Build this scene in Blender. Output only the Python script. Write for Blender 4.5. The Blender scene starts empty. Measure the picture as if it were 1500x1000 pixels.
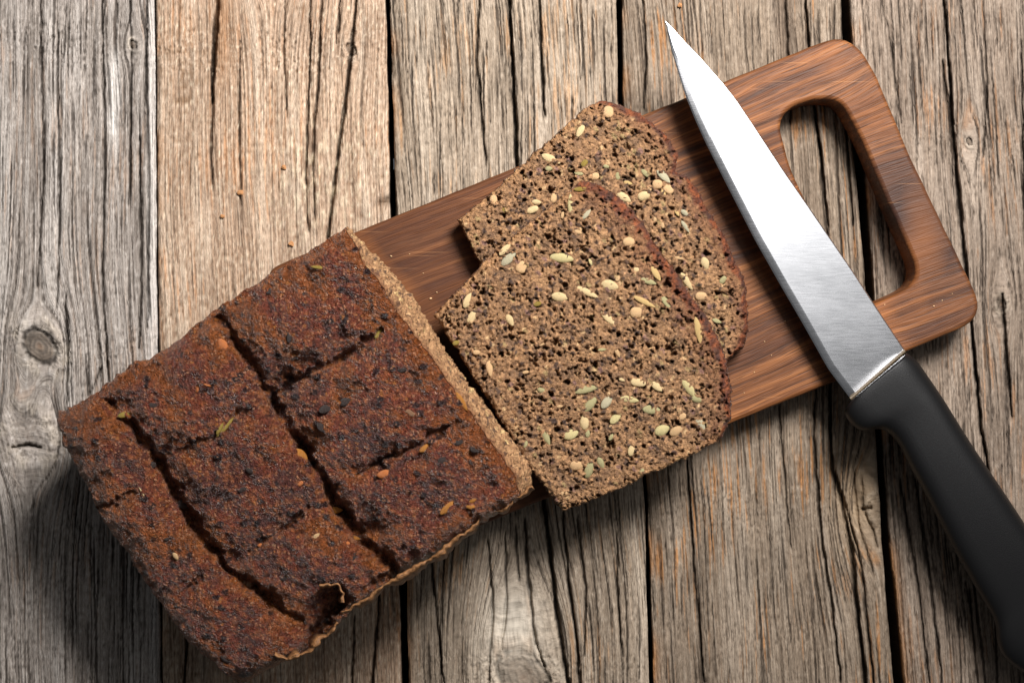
import bpy, bmesh, math, random
import numpy as np
from mathutils import Vector, Matrix

# ------------------------------------------------------------------ camera, world, light
S = 0.00022            # metres of table per picture unit
CAMH = 2600 * S        # camera height over the table top (0.572 m)
sc = bpy.context.scene
COL = sc.collection
cam_d = bpy.data.cameras.new('camera')
cam_d.sensor_width = 36.0
cam_d.lens = 36.0 * 2600 / 1500
cam_d.clip_start = 0.01
cam_d.clip_end = 20
cam = bpy.data.objects.new('camera', cam_d)
COL.objects.link(cam)
cam.location = (0, 0, CAMH)
sc.camera = cam
w = bpy.data.worlds.new('World')
sc.world = w
w.use_nodes = True
w.node_tree.nodes['Background'].inputs[0].default_value = (0.93, 0.96, 1.0, 1)
w.node_tree.nodes['Background'].inputs[1].default_value = 0.075
ld = bpy.data.lights.new('softbox', 'AREA')
ld.shape = 'RECTANGLE'
ld.size = 0.22
ld.size_y = 0.20
ld.energy = 3.2
ld.color = (1.0, 0.965, 0.94)
lo = bpy.data.objects.new('softbox', ld)
COL.objects.link(lo)
lo.location = (0.20, 0.35, 0.52)
ld.spread = math.radians(98)
lo.rotation_euler = (Vector((0.0, 0.155, 0)) - lo.location).to_track_quat('-Z', 'Y').to_euler()
l2 = bpy.data.lights.new('added_blade_lamp', 'AREA')      # added weak area lamp, there only to whiten the blade's reflection
l2.shape = 'RECTANGLE'
l2.size = 0.5
l2.size_y = 0.5
l2.energy = 1.1
lo2 = bpy.data.objects.new('added_blade_lamp', l2)
COL.objects.link(lo2)
lo2.location = (0.284, 0.283, 0.72)
lo2.rotation_euler = (0, 0, math.radians(28.6))
sc.view_settings.view_transform = 'Standard'
sc.view_settings.look = 'None'
sc.view_settings.exposure = 0.0
sc.view_settings.gamma = 1.0

# ------------------------------------------------------------------ helpers
RNG = np.random.default_rng(5)


def lin(c):
    c = np.asarray(c, float) / 255.0
    return np.where(c <= 0.04045, c / 12.92, ((c + 0.055) / 1.055) ** 2.4)


def W(px, py, h):
    """picture units + height in metres -> world point"""
    k = (CAMH - h) / CAMH
    return np.stack([(px - 750) * S * k, (500 - py) * S * k, h + 0 * px], -1)


_perms = {}


def _tab(seed):
    if seed not in _perms:
        r = np.random.default_rng(seed + 101)
        p = r.permutation(512)
        a = r.random(512) * 2 * np.pi
        _perms[seed] = (np.concatenate([p, p]), np.cos(a), np.sin(a), r.random(512), r.random(512), r.random(512))
    return _perms[seed]


def perlin(x, y, seed=0):
    p, gx, gy = _tab(seed)[:3]
    xi = np.floor(x).astype(np.int64)
    yi = np.floor(y).astype(np.int64)
    xf = x - xi
    yf = y - yi
    u = xf * xf * xf * (xf * (xf * 6 - 15) + 10)
    v = yf * yf * yf * (yf * (yf * 6 - 15) + 10)

    def g(ix, iy, fx, fy):
        h = p[(p[ix & 511] + iy) & 511]
        return gx[h] * fx + gy[h] * fy
    n00 = g(xi, yi, xf, yf)
    n10 = g(xi + 1, yi, xf - 1, yf)
    n01 = g(xi, yi + 1, xf, yf - 1)
    n11 = g(xi + 1, yi + 1, xf - 1, yf - 1)
    a = n00 + u * (n10 - n00)
    b = n01 + u * (n11 - n01)
    return (a + v * (b - a)) * 1.5


def fbm(x, y, seed=0, o=4):
    t = 0
    a = 1.0
    for i in range(o):
        t = t + a * perlin(x * 2 ** i, y * 2 ** i, seed + i)
        a *= 0.5
    return t


def worley(x, y, seed=0):
    p, _, _, jx, jy, rv = _tab(seed)
    xi = np.floor(x).astype(np.int64)
    yi = np.floor(y).astype(np.int64)
    f1 = np.full(x.shape, 9.0)
    f2 = np.full(x.shape, 9.0)
    cid = np.zeros(x.shape)
    for dx in (-1, 0, 1):
        for dy in (-1, 0, 1):
            h = p[(p[(xi + dx) & 511] + yi + dy) & 511]
            d = np.hypot(xi + dx + jx[h] - x, yi + dy + jy[h] - y)
            closer = d < f1
            f2 = np.where(closer, f1, np.minimum(f2, d))
            cid = np.where(closer, rv[h], cid)
            f1 = np.where(closer, d, f1)
    return f1, f2, cid


def sm(a, b, x):
    t = np.clip((x - a) / (b - a), 0, 1)
    return t * t * (3 - 2 * t)


def mix(a, b, t):
    return a + (b - a) * np.asarray(t)[..., None]


def resample(pts, n):
    pts = np.asarray(pts, float)
    d = np.concatenate([[0], np.cumsum(np.hypot(*np.diff(pts, axis=0).T))])
    t = np.linspace(0, d[-1], n)
    return np.stack([np.interp(t, d, pts[:, 0]), np.interp(t, d, pts[:, 1])], -1)


def smooth_path(pts, n, it=2):
    p = resample(pts, n)
    for _ in range(it):
        q = p.copy()
        q[1:-1] = (p[:-2] + 2 * p[1:-1] + p[2:]) / 4
        p = q
    return p


def coons(c0, c1, d0, d1):
    """c0,c1: (n,2) along u at v=0,1;  d0,d1: (m,2) along v at u=0,1 -> (m,n,2)"""
    n, m = len(c0), len(d0)
    u = np.linspace(0, 1, n)[None, :, None]
    v = np.linspace(0, 1, m)[:, None, None]
    lc = (1 - v) * c0[None] + v * c1[None]
    ldd = (1 - u) * d0[:, None] + u * d1[:, None]
    b = (1 - u) * (1 - v) * c0[0] + u * (1 - v) * c0[-1] + (1 - u) * v * c1[0] + u * v * c1[-1]
    return lc + ldd - b


def polydist(x, y, pts):
    pts = np.asarray(pts, float)
    best = np.full(x.shape, 1e9)
    tt = np.zeros(x.shape)
    L = np.concatenate([[0], np.cumsum(np.hypot(*np.diff(pts, axis=0).T))])
    for i in range(len(pts) - 1):
        a, b = pts[i], pts[i + 1]
        ab = b - a
        l2 = max(ab @ ab, 1e-9)
        t = np.clip(((x - a[0]) * ab[0] + (y - a[1]) * ab[1]) / l2, 0, 1)
        d = np.hypot(x - a[0] - t * ab[0], y - a[1] - t * ab[1])
        c = d < best
        best = np.where(c, d, best)
        tt = np.where(c, (L[i] + t * math.sqrt(l2)) / L[-1], tt)
    return best, tt


def mesh_from(name, verts, faces, mat, parent=None, attrs=None, smooth=True, origin=None):
    """faces: list of (k, array (nf,k))"""
    me = bpy.data.meshes.new(name)
    verts = np.asarray(verts, np.float32).reshape(-1, 3)
    if origin is not None:
        verts = verts - np.asarray(origin, np.float32)
    me.vertices.add(len(verts))
    me.vertices.foreach_set('co', verts.ravel())
    loops = np.concatenate([f.ravel() for f in faces]).astype(np.int32)
    sizes = np.concatenate([np.full(len(f), f.shape[1]) for f in faces]).astype(np.int32)
    me.loops.add(len(loops))
    me.loops.foreach_set('vertex_index', loops)
    me.polygons.add(len(sizes))
    me.polygons.foreach_set('loop_start', np.concatenate([[0], np.cumsum(sizes)[:-1]]).astype(np.int32))
    me.polygons.foreach_set('loop_total', sizes)
    if smooth:
        me.polygons.foreach_set('use_smooth', np.ones(len(sizes), bool))
    me.update(calc_edges=True)
    me.validate()
    if attrs:
        for k, a in attrs.items():
            a = np.asarray(a, np.float32)
            if k.startswith('col'):
                at = me.attributes.new(k, 'FLOAT_COLOR', 'POINT')
                a4 = np.ones((len(verts), 4), np.float32)
                a4[:, :3] = a.reshape(-1, 3)
                at.data.foreach_set('color', a4.ravel())
            else:
                at = me.attributes.new(k, 'FLOAT_VECTOR', 'POINT')
                at.data.foreach_set('vector', a.reshape(-1, 3).ravel())
    me.materials.append(mat)
    o = bpy.data.objects.new(name, me)
    COL.objects.link(o)
    if origin is not None:
        o.location = origin
    if parent:
        o.parent = parent
        o.matrix_parent_inverse = Matrix.Translation(parent.location).inverted()
    return o


def gridfaces(m, n, off=0, flip=False):
    i = np.arange(m - 1)[:, None] * n + np.arange(n - 1)[None] + off
    q = np.stack([i, i + 1, i + n + 1, i + n], -1).reshape(-1, 4)
    return q[:, ::-1] if flip else q


def loop_idx(m, n):
    a = np.arange(n)
    b = np.arange(1, m) * n + n - 1
    c = (m - 1) * n + np.arange(n - 2, -1, -1)
    d = np.arange(m - 2, 0, -1) * n
    return np.concatenate([a, b, c, d])


def empty(name, label, cat, loc, group=None):
    o = bpy.data.objects.new(name, None)
    COL.objects.link(o)
    o.location = loc
    o.empty_display_size = 0.01
    o['label'] = label
    o['category'] = cat
    if group:
        o['group'] = group
    return o


# ------------------------------------------------------------------ material kit
class NT:
    def __init__(self, name):
        self.m = bpy.data.materials.new(name)
        self.m.use_nodes = True
        self.t = self.m.node_tree
        self.b = self.t.nodes['Principled BSDF']

    def n(self, typ, **kw):
        nd = self.t.nodes.new(typ)
        for k, v in kw.items():
            setattr(nd, k, v)
        return nd

    def l(self, a, b):
        self.t.links.new(a, b)

    def attr(self, name, out='Color'):
        nd = self.n('ShaderNodeAttribute', attribute_name=name)
        return nd.outputs[out]

    def obj(self):
        return self.n('ShaderNodeTexCoord').outputs['Object']

    def mapping(self, vec, scale=(1, 1, 1), rot=(0, 0, 0), loc=(0, 0, 0)):
        nd = self.n('ShaderNodeMapping')
        self.l(vec, nd.inputs['Vector'])
        nd.inputs['Scale'].default_value = scale
        nd.inputs['Rotation'].default_value = rot
        nd.inputs['Location'].default_value = loc
        return nd.outputs[0]

    def noise(self, vec, scale=1, detail=3, rough=0.55, dist=0.0):
        nd = self.n('ShaderNodeTexNoise')
        self.l(vec, nd.inputs['Vector'])
        nd.inputs['Scale'].default_value = scale
        nd.inputs['Detail'].default_value = detail
        nd.inputs['Roughness'].default_value = rough
        nd.inputs['Distortion'].default_value = dist
        return nd.outputs['Fac']

    def voro(self, vec, scale=1, feature='F1', out='Distance'):
        nd = self.n('ShaderNodeTexVoronoi', feature=feature)
        self.l(vec, nd.inputs['Vector'])
        nd.inputs['Scale'].default_value = scale
        return nd.outputs[out]

    def remap(self, v, a, b, c, d):
        nd = self.n('ShaderNodeMapRange')
        self.l(v, nd.inputs[0])
        for i, x in enumerate((a, b, c, d)):
            nd.inputs[i + 1].default_value = x
        return nd.outputs[0]

    def mixc(self, fac, a, b, mode='MIX'):
        nd = self.n('ShaderNodeMix', data_type='RGBA', blend_type=mode)
        if isinstance(fac, (int, float)):
            nd.inputs[0].default_value = fac
        else:
            self.l(fac, nd.inputs[0])
        for x, s in ((a, nd.inputs[6]), (b, nd.inputs[7])):
            if isinstance(x, (tuple, list, np.ndarray)):
                s.default_value = tuple(x)[:3] + (1,)
            else:
                self.l(x, s)
        return nd.outputs[2]

    def math(self, op, a, b=0.0):
        nd = self.n('ShaderNodeMath', operation=op)
        for x, s in ((a, nd.inputs[0]), (b, nd.inputs[1])):
            if isinstance(x, (int, float)):
                s.default_value = x
            else:
                self.l(x, s)
        return nd.outputs[0]

    def ramp(self, v, stops):
        nd = self.n('ShaderNodeValToRGB')
        self.l(v, nd.inputs[0])
        e = nd.color_ramp.elements
        while len(e) < len(stops):
            e.new(0.5)
        for el, (p, c) in zip(e, stops):
            el.position = p
            el.color = tuple(c)[:3] + (1,)
        return nd.outputs[0]

    def bump(self, h, dist, strength=1.0, normal=None):
        nd = self.n('ShaderNodeBump')
        self.l(h, nd.inputs['Height'])
        nd.inputs['Distance'].default_value = dist
        nd.inputs['Strength'].default_value = strength
        if normal is not None:
            self.l(normal, nd.inputs['Normal'])
        return nd.outputs[0]

    def out(self, col=None, rough=None, normal=None, spec=None):
        b = self.b
        if col is not None:
            if isinstance(col, (tuple, list, np.ndarray)):
                b.inputs['Base Color'].default_value = tuple(col)[:3] + (1,)
            else:
                self.l(col, b.inputs['Base Color'])
        if rough is not None:
            if isinstance(rough, (int, float)):
                b.inputs['Roughness'].default_value = rough
            else:
                self.l(rough, b.inputs['Roughness'])
        if normal is not None:
            self.l(normal, b.inputs['Normal'])
        if spec is not None:
            b.inputs['Specular IOR Level'].default_value = spec
        return self.m


U = 1.0 / S     # object-space scale giving one noise cell per picture unit


def mat_plank():
    k = NT('weathered_wood')
    g = k.attr('grain', 'Vector')
    f1 = k.noise(k.mapping(g, (1 / 2.2, 1 / 95, 1)), 1, 3, 0.6)
    f2 = k.noise(k.mapping(g, (1 / 4.5, 1 / 9, 1)), 1, 4, 0.7)
    f3 = k.noise(k.mapping(g, (1 / 1.3, 1 / 7, 1)), 1, 2, 0.6)
    c = k.attr('col')
    c = k.mixc(0.9, c, k.ramp(f1, [(0.30, (0.46, 0.44, 0.42)), (0.5, (1, 1, 1)), (0.72, (1.28, 1.27, 1.25))]), 'MULTIPLY')
    c = k.mixc(0.8, c, k.ramp(f2, [(0.28, (0.68, 0.66, 0.64)), (0.5, (1, 1, 1)), (0.72, (1.2, 1.2, 1.2))]), 'MULTIPLY')
    c = k.mixc(0.6, c, k.ramp(f3, [(0.25, (0.6, 0.59, 0.58)), (0.5, (1, 1, 1)), (0.75, (1.3, 1.3, 1.3))]), 'MULTIPLY')
    h = k.math('ADD', k.math('MULTIPLY', f1, 1.0), k.math('MULTIPLY', k.math('ADD', f2, f3), 0.6))
    return k.out(c, 0.82, k.bump(h, 0.00042, 0.9), 0.2)


def mat_crust():
    k = NT('bread_crust')
    o = k.obj()
    n1 = k.noise(o, U / 4.0, 4, 0.68)
    n2 = k.noise(o, U / 2.0, 2, 0.6)
    n3 = k.noise(o, U / 16, 3, 0.6)
    ow = k.n('ShaderNodeVectorMath', operation='MULTIPLY_ADD')
    nc = k.n('ShaderNodeTexNoise')
    k.l(o, nc.inputs['Vector'])
    nc.inputs['Scale'].default_value = U / 5
    k.l(nc.outputs['Color'], ow.inputs[0])
    ow.inputs[1].default_value = (5 * S,) * 3
    k.l(o, ow.inputs[2])
    wv = ow.outputs[0]
    c = k.attr('col')
    c = k.mixc(0.9, c, k.ramp(n1, [(0.32, (0.36, 0.32, 0.31)), (0.5, (1, 1, 1)), (0.70, (1.75, 1.62, 1.5))]), 'MULTIPLY')
    hs = []
    for cell, thr, colr, rad, amt in ((4.6, 0.60, (190, 138, 106), 0.46, 0.7), (8.0, 0.80, (182, 118, 66), 0.36, 0.75), (11.0, 0.92, (40, 28, 27), 0.42, 0.8)):
        v1 = k.voro(wv, U / cell)
        sep = k.n('ShaderNodeSeparateColor')
        k.l(k.voro(wv, U / cell, 'F1', 'Color'), sep.inputs[0])
        f = k.math('MULTIPLY', k.remap(sep.outputs[0], thr, thr + 0.06, 0, 1), k.remap(v1, rad * 0.6, rad, 1, 0))
        hs.append(f)
        c = k.mixc(k.math('MULTIPLY', f, amt), c, lin(colr))
    h = k.math('ADD', k.math('MULTIPLY', n1, 1.2), k.math('MULTIPLY', n2, 0.8))
    h = k.math('ADD', h, k.math('MULTIPLY', hs[0], 0.25))
    h = k.math('ADD', h, k.math('MULTIPLY', hs[2], 0.35))
    return k.out(c, k.remap(n3, 0.35, 0.65, 0.20, 0.40), k.bump(h, 0.0019, 1.0), 0.65)


def mat_crumb():
    k = NT('bread_crumb')
    o = k.obj()
    n1 = k.noise(o, U / 4.0, 3, 0.65)
    n2 = k.noise(o, U / 1.8, 2, 0.6)
    c = k.attr('col')
    c = k.mixc(1.0, c, k.ramp(n1, [(0.28, (0.60, 0.56, 0.52)), (0.5, (1, 1, 1)), (0.72, (1.35, 1.32, 1.3))]), 'MULTIPLY')
    c = k.mixc(0.6, c, k.ramp(n2, [(0.3, (0.6, 0.58, 0.56)), (0.5, (1, 1, 1)), (0.7, (1.35, 1.33, 1.3))]), 'MULTIPLY')
    h = k.math('ADD', n1, k.math('MULTIPLY', n2, 0.6))
    return k.out(c, 0.6, k.bump(h, 0.0009, 1.0), 0.4)


def mat_board():
    k = NT('oiled_board_wood')
    o = k.obj()
    ang = math.radians(-23)
    m0 = k.mapping(o, (1, 1, 1), (0, 0, ang))
    wob = k.noise(k.mapping(m0, (9, 26, 1)), 1, 2, 0.5)
    cx = k.n('ShaderNodeSeparateXYZ')
    k.l(m0, cx.inputs[0])
    y2 = k.math('ADD', cx.outputs[1], k.math('MULTIPLY', wob, 0.016))
    cmb = k.n('ShaderNodeCombineXYZ')
    k.l(cx.outputs[0], cmb.inputs[0])
    k.l(y2, cmb.inputs[1])
    k.l(cx.outputs[2], cmb.inputs[2])
    g = cmb.outputs[0]
    s1 = k.noise(k.mapping(g, (9, 520, 60)), 1, 4, 0.62)
    s2 = k.noise(k.mapping(g, (45, 2300, 200)), 1, 3, 0.6)
    s3 = k.noise(k.mapping(g, (7, 150, 30)), 1, 4, 0.6)
    pores = k.noise(k.mapping(g, (110, 2600, 400)), 1, 1, 0.5)
    big = k.noise(k.mapping(m0, (26, 16, 1)), 1, 2, 0.5)
    c = k.ramp(s1, [(0.30, lin((56, 33, 19))), (0.43, lin((88, 53, 30))), (0.55, lin((115, 71, 40))), (0.72, lin((150, 98, 57)))])
    c = k.mixc(k.remap(s3, 0.53, 0.66, 0, 0.75), c, lin((70, 42, 29)))
    c = k.mixc(k.remap(s3, 0.46, 0.30, 0, 0.4), c, lin((184, 124, 76)))
    c = k.mixc(0.85, c, k.ramp(s2, [(0.3, (0.62, 0.58, 0.55)), (0.5, (1, 1, 1)), (0.7, (1.25, 1.24, 1.22))]), 'MULTIPLY')
    c = k.mixc(k.remap(pores, 0.60, 0.66, 0, 0.6), c, lin((52, 31, 21)))
    # shade by the loaf and slices painted in: board colour darkens toward that end
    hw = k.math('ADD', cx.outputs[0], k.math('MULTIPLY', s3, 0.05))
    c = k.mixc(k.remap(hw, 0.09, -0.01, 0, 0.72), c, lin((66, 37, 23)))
    # worn dark hand grip across the middle of the handle bar
    gd = k.n('ShaderNodeVectorMath', operation='DISTANCE')
    k.l(k.mapping(o, (1, 1, 1)), gd.inputs[0])
    gp = W(np.array(1345.0), np.array(315.0), 0.015)
    gd.inputs[1].default_value = tuple(gp)
    c = k.mixc(k.math('MULTIPLY', k.remap(gd.outputs['Value'], 0.010, 0.031, 1, 0), k.remap(s3, 0.35, 0.6, 0.6, 1.0)), c, lin((52, 34, 28)))
    c = k.mixc(k.remap(big, 0.56, 0.75, 0, 0.35), c, lin((196, 120, 58)))
    # knife scratches
    for a, sc_ in ((0.75, 1), (1.15, 3)):
        sv = k.noise(k.mapping(o, (34, 2400, 1), (0, 0, a), (sc_, 0, 0)), 1, 0, 0.5)
        c = k.mixc(k.remap(sv, 0.80, 0.84, 0, 0.3), c, lin((190, 138, 92)))
    h = k.math('ADD', s1, k.math('MULTIPLY', k.math('SUBTRACT', s2, pores), 0.8))
    return k.out(c, k.remap(s2, 0.3, 0.7, 0.42, 0.62), k.bump(h, 0.00022, 0.9), 0.22)


def mat_steel():
    k = NT('brushed_steel')
    o = k.obj()
    ang = math.radians(-31)
    s = k.noise(k.mapping(o, (160, 5200, 1), (0, 0, ang)), 1, 3, 0.6)
    s2 = k.noise(k.mapping(o, (5200, 240, 1), (0, 0, ang)), 1, 2, 0.6)
    big = k.noise(k.mapping(o, (30, 60, 1), (0, 0, ang)), 1, 3, 0.55)
    h = k.math('ADD', s, k.math('MULTIPLY', s2, 0.12))
    k.b.inputs['Metallic'].default_value = 1.0
    c = k.mixc(k.remap(big, 0.4, 0.7, 0, 0.3), lin((228, 229, 232)), lin((205, 206, 211)))
    r = k.math('ADD', k.remap(s, 0.3, 0.7, 0.20, 0.28), k.remap(big, 0.3, 0.7, -0.02, 0.05))
    return k.out(c, r, k.bump(h, 0.000009, 0.5))


def mat_plain(name, col, rough, spec=0.5, nscale=None, ndist=0.0001, var=0.25, metallic=0):
    k = NT(name)
    o = k.obj()
    n = k.noise(o, nscale or U / 4, 3, 0.6)
    c = k.mixc(1.0, tuple(lin(col)), k.ramp(n, [(0.3, (1 - var,) * 3), (0.7, (1 + var,) * 3)]), 'MULTIPLY')
    k.b.inputs['Metallic'].default_value = metallic
    return k.out(c, rough, k.bump(n, ndist, 0.7), spec)


M_PLANK = mat_plank()
M_CRUST = mat_crust()
M_CRUMB = mat_crumb()
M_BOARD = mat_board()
M_STEEL = mat_steel()
M_EDGE = mat_plain('polished_edge_steel', (190, 190, 195), 0.22, metallic=1, var=0.08, ndist=0.00001)
M_HANDLE = mat_plain('black_plastic', (14, 14, 15), 0.48, 0.3, U / 1.3, 0.00007, 0.2)
M_COLLAR = mat_plain('worn_collar', (92, 78, 58), 0.5, 0.5, var=0.25)
M_DARK = mat_plain('dark_gap_backing', (38, 30, 24), 0.9, 0.2)
M_FLAP = mat_plain('dry_crust_skin', (132, 92, 56), 0.6, 0.4, U / 5, 0.0009, 0.6)
SEEDC = {
    'cream': (200, 176, 130), 'green': (156, 148, 106), 'pale': (186, 172, 122), 'tan': (186, 152, 110),
    'yellow': (186, 156, 102), 'nut': (196, 160, 116), 'gold': (160, 104, 38), 'orange': (168, 98, 50),
    'olive': (128, 108, 42), 'brown': (112, 82, 58), 'black': (40, 29, 25), 'grey': (168, 160, 132),
}
M_SEED = {k_: mat_plain('seed_' + k_, v_, 0.42, 0.5, U / 5, 0.0003, 0.22) for k_, v_ in SEEDC.items()}

# ------------------------------------------------------------------ table of weathered planks
table = empty('table', 'weathered grey and brown plank tabletop under the bread, board and knife', 'table', (0, 0, 0))


def edge(pts):
    p = np.array(pts, float)
    return lambda y: np.interp(y, p[:, 1], p[:, 0])


Y0, Y1 = -170, 1170
GAPS = [
    (edge([(-290, Y0), (-270, Y1)]), edge([(226, Y0), (227, 0), (229.5, 400), (235, 1000), (236, Y1)])),
    (edge([(228, Y0), (229, 0), (232.5, 400), (239, 1000), (240, Y1)]),
     edge([(562, Y0), (564.5, 0), (568, 130), (571, 300), (583, 800), (588, 1000), (592, Y1)])),
    (edge([(569, Y0), (571, 0), (575, 130), (580, 300), (596, 860), (599, 1000), (602, Y1)]),
     edge([(897, Y0), (903, 0), (906, 150), (944, 740), (951, 1000), (955, Y1)])),
    (edge([(905, Y0), (911, 0), (913, 150), (949, 740), (958, 1000), (962, Y1)]),
     edge([(1220, Y0), (1231, 0), (1238, 110), (1258, 300), (1269, 440), (1283, 640), (1292, 800), (1309, 1000), (1320, Y1)])),
    (edge([(1234, Y0), (1245, 0), (1251, 110), (1272, 300), (1281, 440), (1293, 640), (1304, 800), (1325, 1000), (1338, Y1)]),
     edge([(1790, Y0), (1850, Y1)])),
]
# centre, radius, stretch, strength
KNOTS = [   # x, y, core radius, core aspect, flow radius, flow stretch, fill
    [(58, 507, 24, 0.95, 34, 1.7, 1.0), (42, 640, 26, 1.0, 44, 1.6, 0.25), (195, 66, 5, 1.2, 12, 2.2, 0.9)],
    [(514, 73, 7, 1.2, 12, 3.5, 1.0), (400, -70, 18, 1.3, 34, 2, 1.0)],
    [(766, 990, 36, 1.0, 62, 2.4, 0.8)],
    [(1288, 744, 12, 1.2, 40, 2.0, 0.35)],
    [(1467, 445, 6, 1.6, 14, 3, 0.9), (1420, 208, 4, 1.4, 12, 3, 0.9)],
]
CRACKS = [
    [([(150, 0), (154, 200), (150, 420), (160, 560)], 1.6, .7), ([(96, 430), (100, 520), (97, 590)], 1.8, .7),
     ([(216, -50), (214, 120), (218, 300), (216, 480)], 1.8, .8), ([(205, 200), (207, 420), (204, 510)], 1.6, .7),
     ([(18, 655), (42, 651), (60, 655)], 2.2, 1), ([(125, 520), (130, 580), (148, 540)], 1.4, .6),
     ([(60, 0), (64, 260), (55, 420)], 1.3, .6), ([(84, 30), (88, 300), (84, 450)], 1.3, .6), ([(190, 0), (193, 90), (189, 300)], 1.3, .5)],
    [([(322, -60), (319, 0), (315, 60), (312, 110), (311, 150)], 3.2, 2.2), ([(311, 150), (309, 230), (312, 280)], 1.5, .6),
     ([(527, -60), (522, 0), (515, 70), (508, 130), (499, 200), (490, 265), (481, 345), (476, 420)], 2.3, 1.6),
     ([(474, -40), (470, 20), (466, 130), (460, 180), (458, 250), (462, 320)], 1.6, .9),
     ([(455, 0), (454, 80), (451, 170), (448, 260), (452, 340)], 1.4, .8),
     ([(498, 0), (496, 30), (493, 65)], 1.5, .9), ([(352, 60), (350, 170), (353, 300)], 1.1, .5),
     ([(418, 0), (416, 70), (420, 160)], 1.2, .6), ([(280, 850), (270, 1000), (268, 1170)], 1.6, .9), ([(556, 870), (545, 1000), (540, 1170)], 2.2, 1.1),
     ([(520, 900), (512, 1100)], 1.6, .9)],
    [([(744, -60), (746, 0), (752, 120), (757, 240), (770, 420), (797, 740), (806, 810), (816, 900), (832, 1000), (850, 1170)], 3.4, 2.2),
     ([(788, -60), (790, 0), (793, 80), (798, 170)], 2.0, 1.1), ([(768, 760), (774, 850), (784, 940), (798, 975)], 2.1, 1.1),
     ([(824, 750), (833, 850), (846, 950), (858, 1170)], 1.9, 1.1), ([(702, 0), (698, 90), (704, 150), (712, 240)], 1.8, .9),
     ([(740, 780), (742, 880), (735, 950)], 1.4, .7), ([(755, 770), (760, 850)], 1.5, .7), ([(845, 760), (858, 860), (856, 960)], 1.6, .8),
     ([(903, 780), (905, 880), (912, 960)], 1.3, .7), ([(625, 760), (640, 900), (650, 1000)], 1.5, .8), ([(715, 790), (722, 890), (716, 1000)], 1.4, .8)],
    [([(1215, 540), (1217, 640), (1219, 690), (1232, 730), (1247, 800), (1254, 880), (1268, 1000), (1275, 1170)], 3.0, 1.6),
     ([(1148, -60), (1150, 0), (1154, 80), (1158, 180)], 1.8, .9), ([(1178, -60), (1180, 0), (1184, 60), (1190, 140), (1204, 240), (1213, 330)], 2.3, 1.2),
     ([(1197, 180), (1206, 300), (1218, 400)], 1.5, .8), ([(1195, 560), (1192, 640), (1202, 780), (1218, 880), (1232, 1000)], 1.9, 1),
     ([(1004, 640), (1010, 740), (1018, 850), (1032, 1000)], 1.6, .9), ([(1222, 690), (1245, 760), (1262, 830), (1280, 1000)], 1.5, .8),
     ([(1262, 700), (1264, 745), (1278, 775), (1286, 800)], 1.4, .6), ([(1262, 745), (1276, 744)], 2.0, 1.2), ([(1250, 690), (1258, 770), (1280, 840)], 1.3, .6),
     ([(942, 0), (946, 80), (943, 160)], 1.5, .8), ([(1238, 160), (1243, 250), (1250, 330)], 1.5, .8), ([(1140, 590), (1150, 700), (1158, 800)], 1.2, .6)],
    [([(1379, -60), (1383, 0), (1389, 80), (1393, 150), (1401, 260), (1413, 380), (1422, 460), (1436, 620), (1452, 720)], 2.6, 1.7),
     ([(1380, 90), (1392, 180), (1396, 260)], 1.8, .9), ([(1468, 430), (1474, 520), (1482, 610)], 2.0, 1.1),
     ([(1440, 0), (1446, 120), (1440, 230)], 1.2, .6), ([(1340, 700), (1360, 830), (1380, 1000)], 1.5, .8), ([(1318, 700), (1345, 860), (1362, 1000)], 1.5, .8),
     ([(1420, 860), (1432, 1000)], 1.3, .7), ([(1300, 30), (1320, 180)], 1.1, .5), ([(1496, 60), (1500, 300), (1512, 520)], 1.6, .8)],
]
PAL = [   # base, light, dark, orange, orange weight, crack amount
    ((156, 147, 139), (190, 183, 176), (100, 91, 83), (168, 132, 102), 0.35, 0.95),
    ((168, 143, 121), (197, 179, 159), (124, 100, 80), (182, 130, 88), 0.55, 0.45),
    ((149, 134, 117), (178, 164, 147), (102, 89, 75), (172, 128, 84), 0.5, 1.08),
    ((131, 116, 100), (160, 146, 130), (88, 75, 62), (164, 114, 66), 0.8, 0.9),
    ((135, 120, 106), (162, 148, 134), (91, 78, 67), (160, 114, 74), 0.55, 1.02),
]
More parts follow.
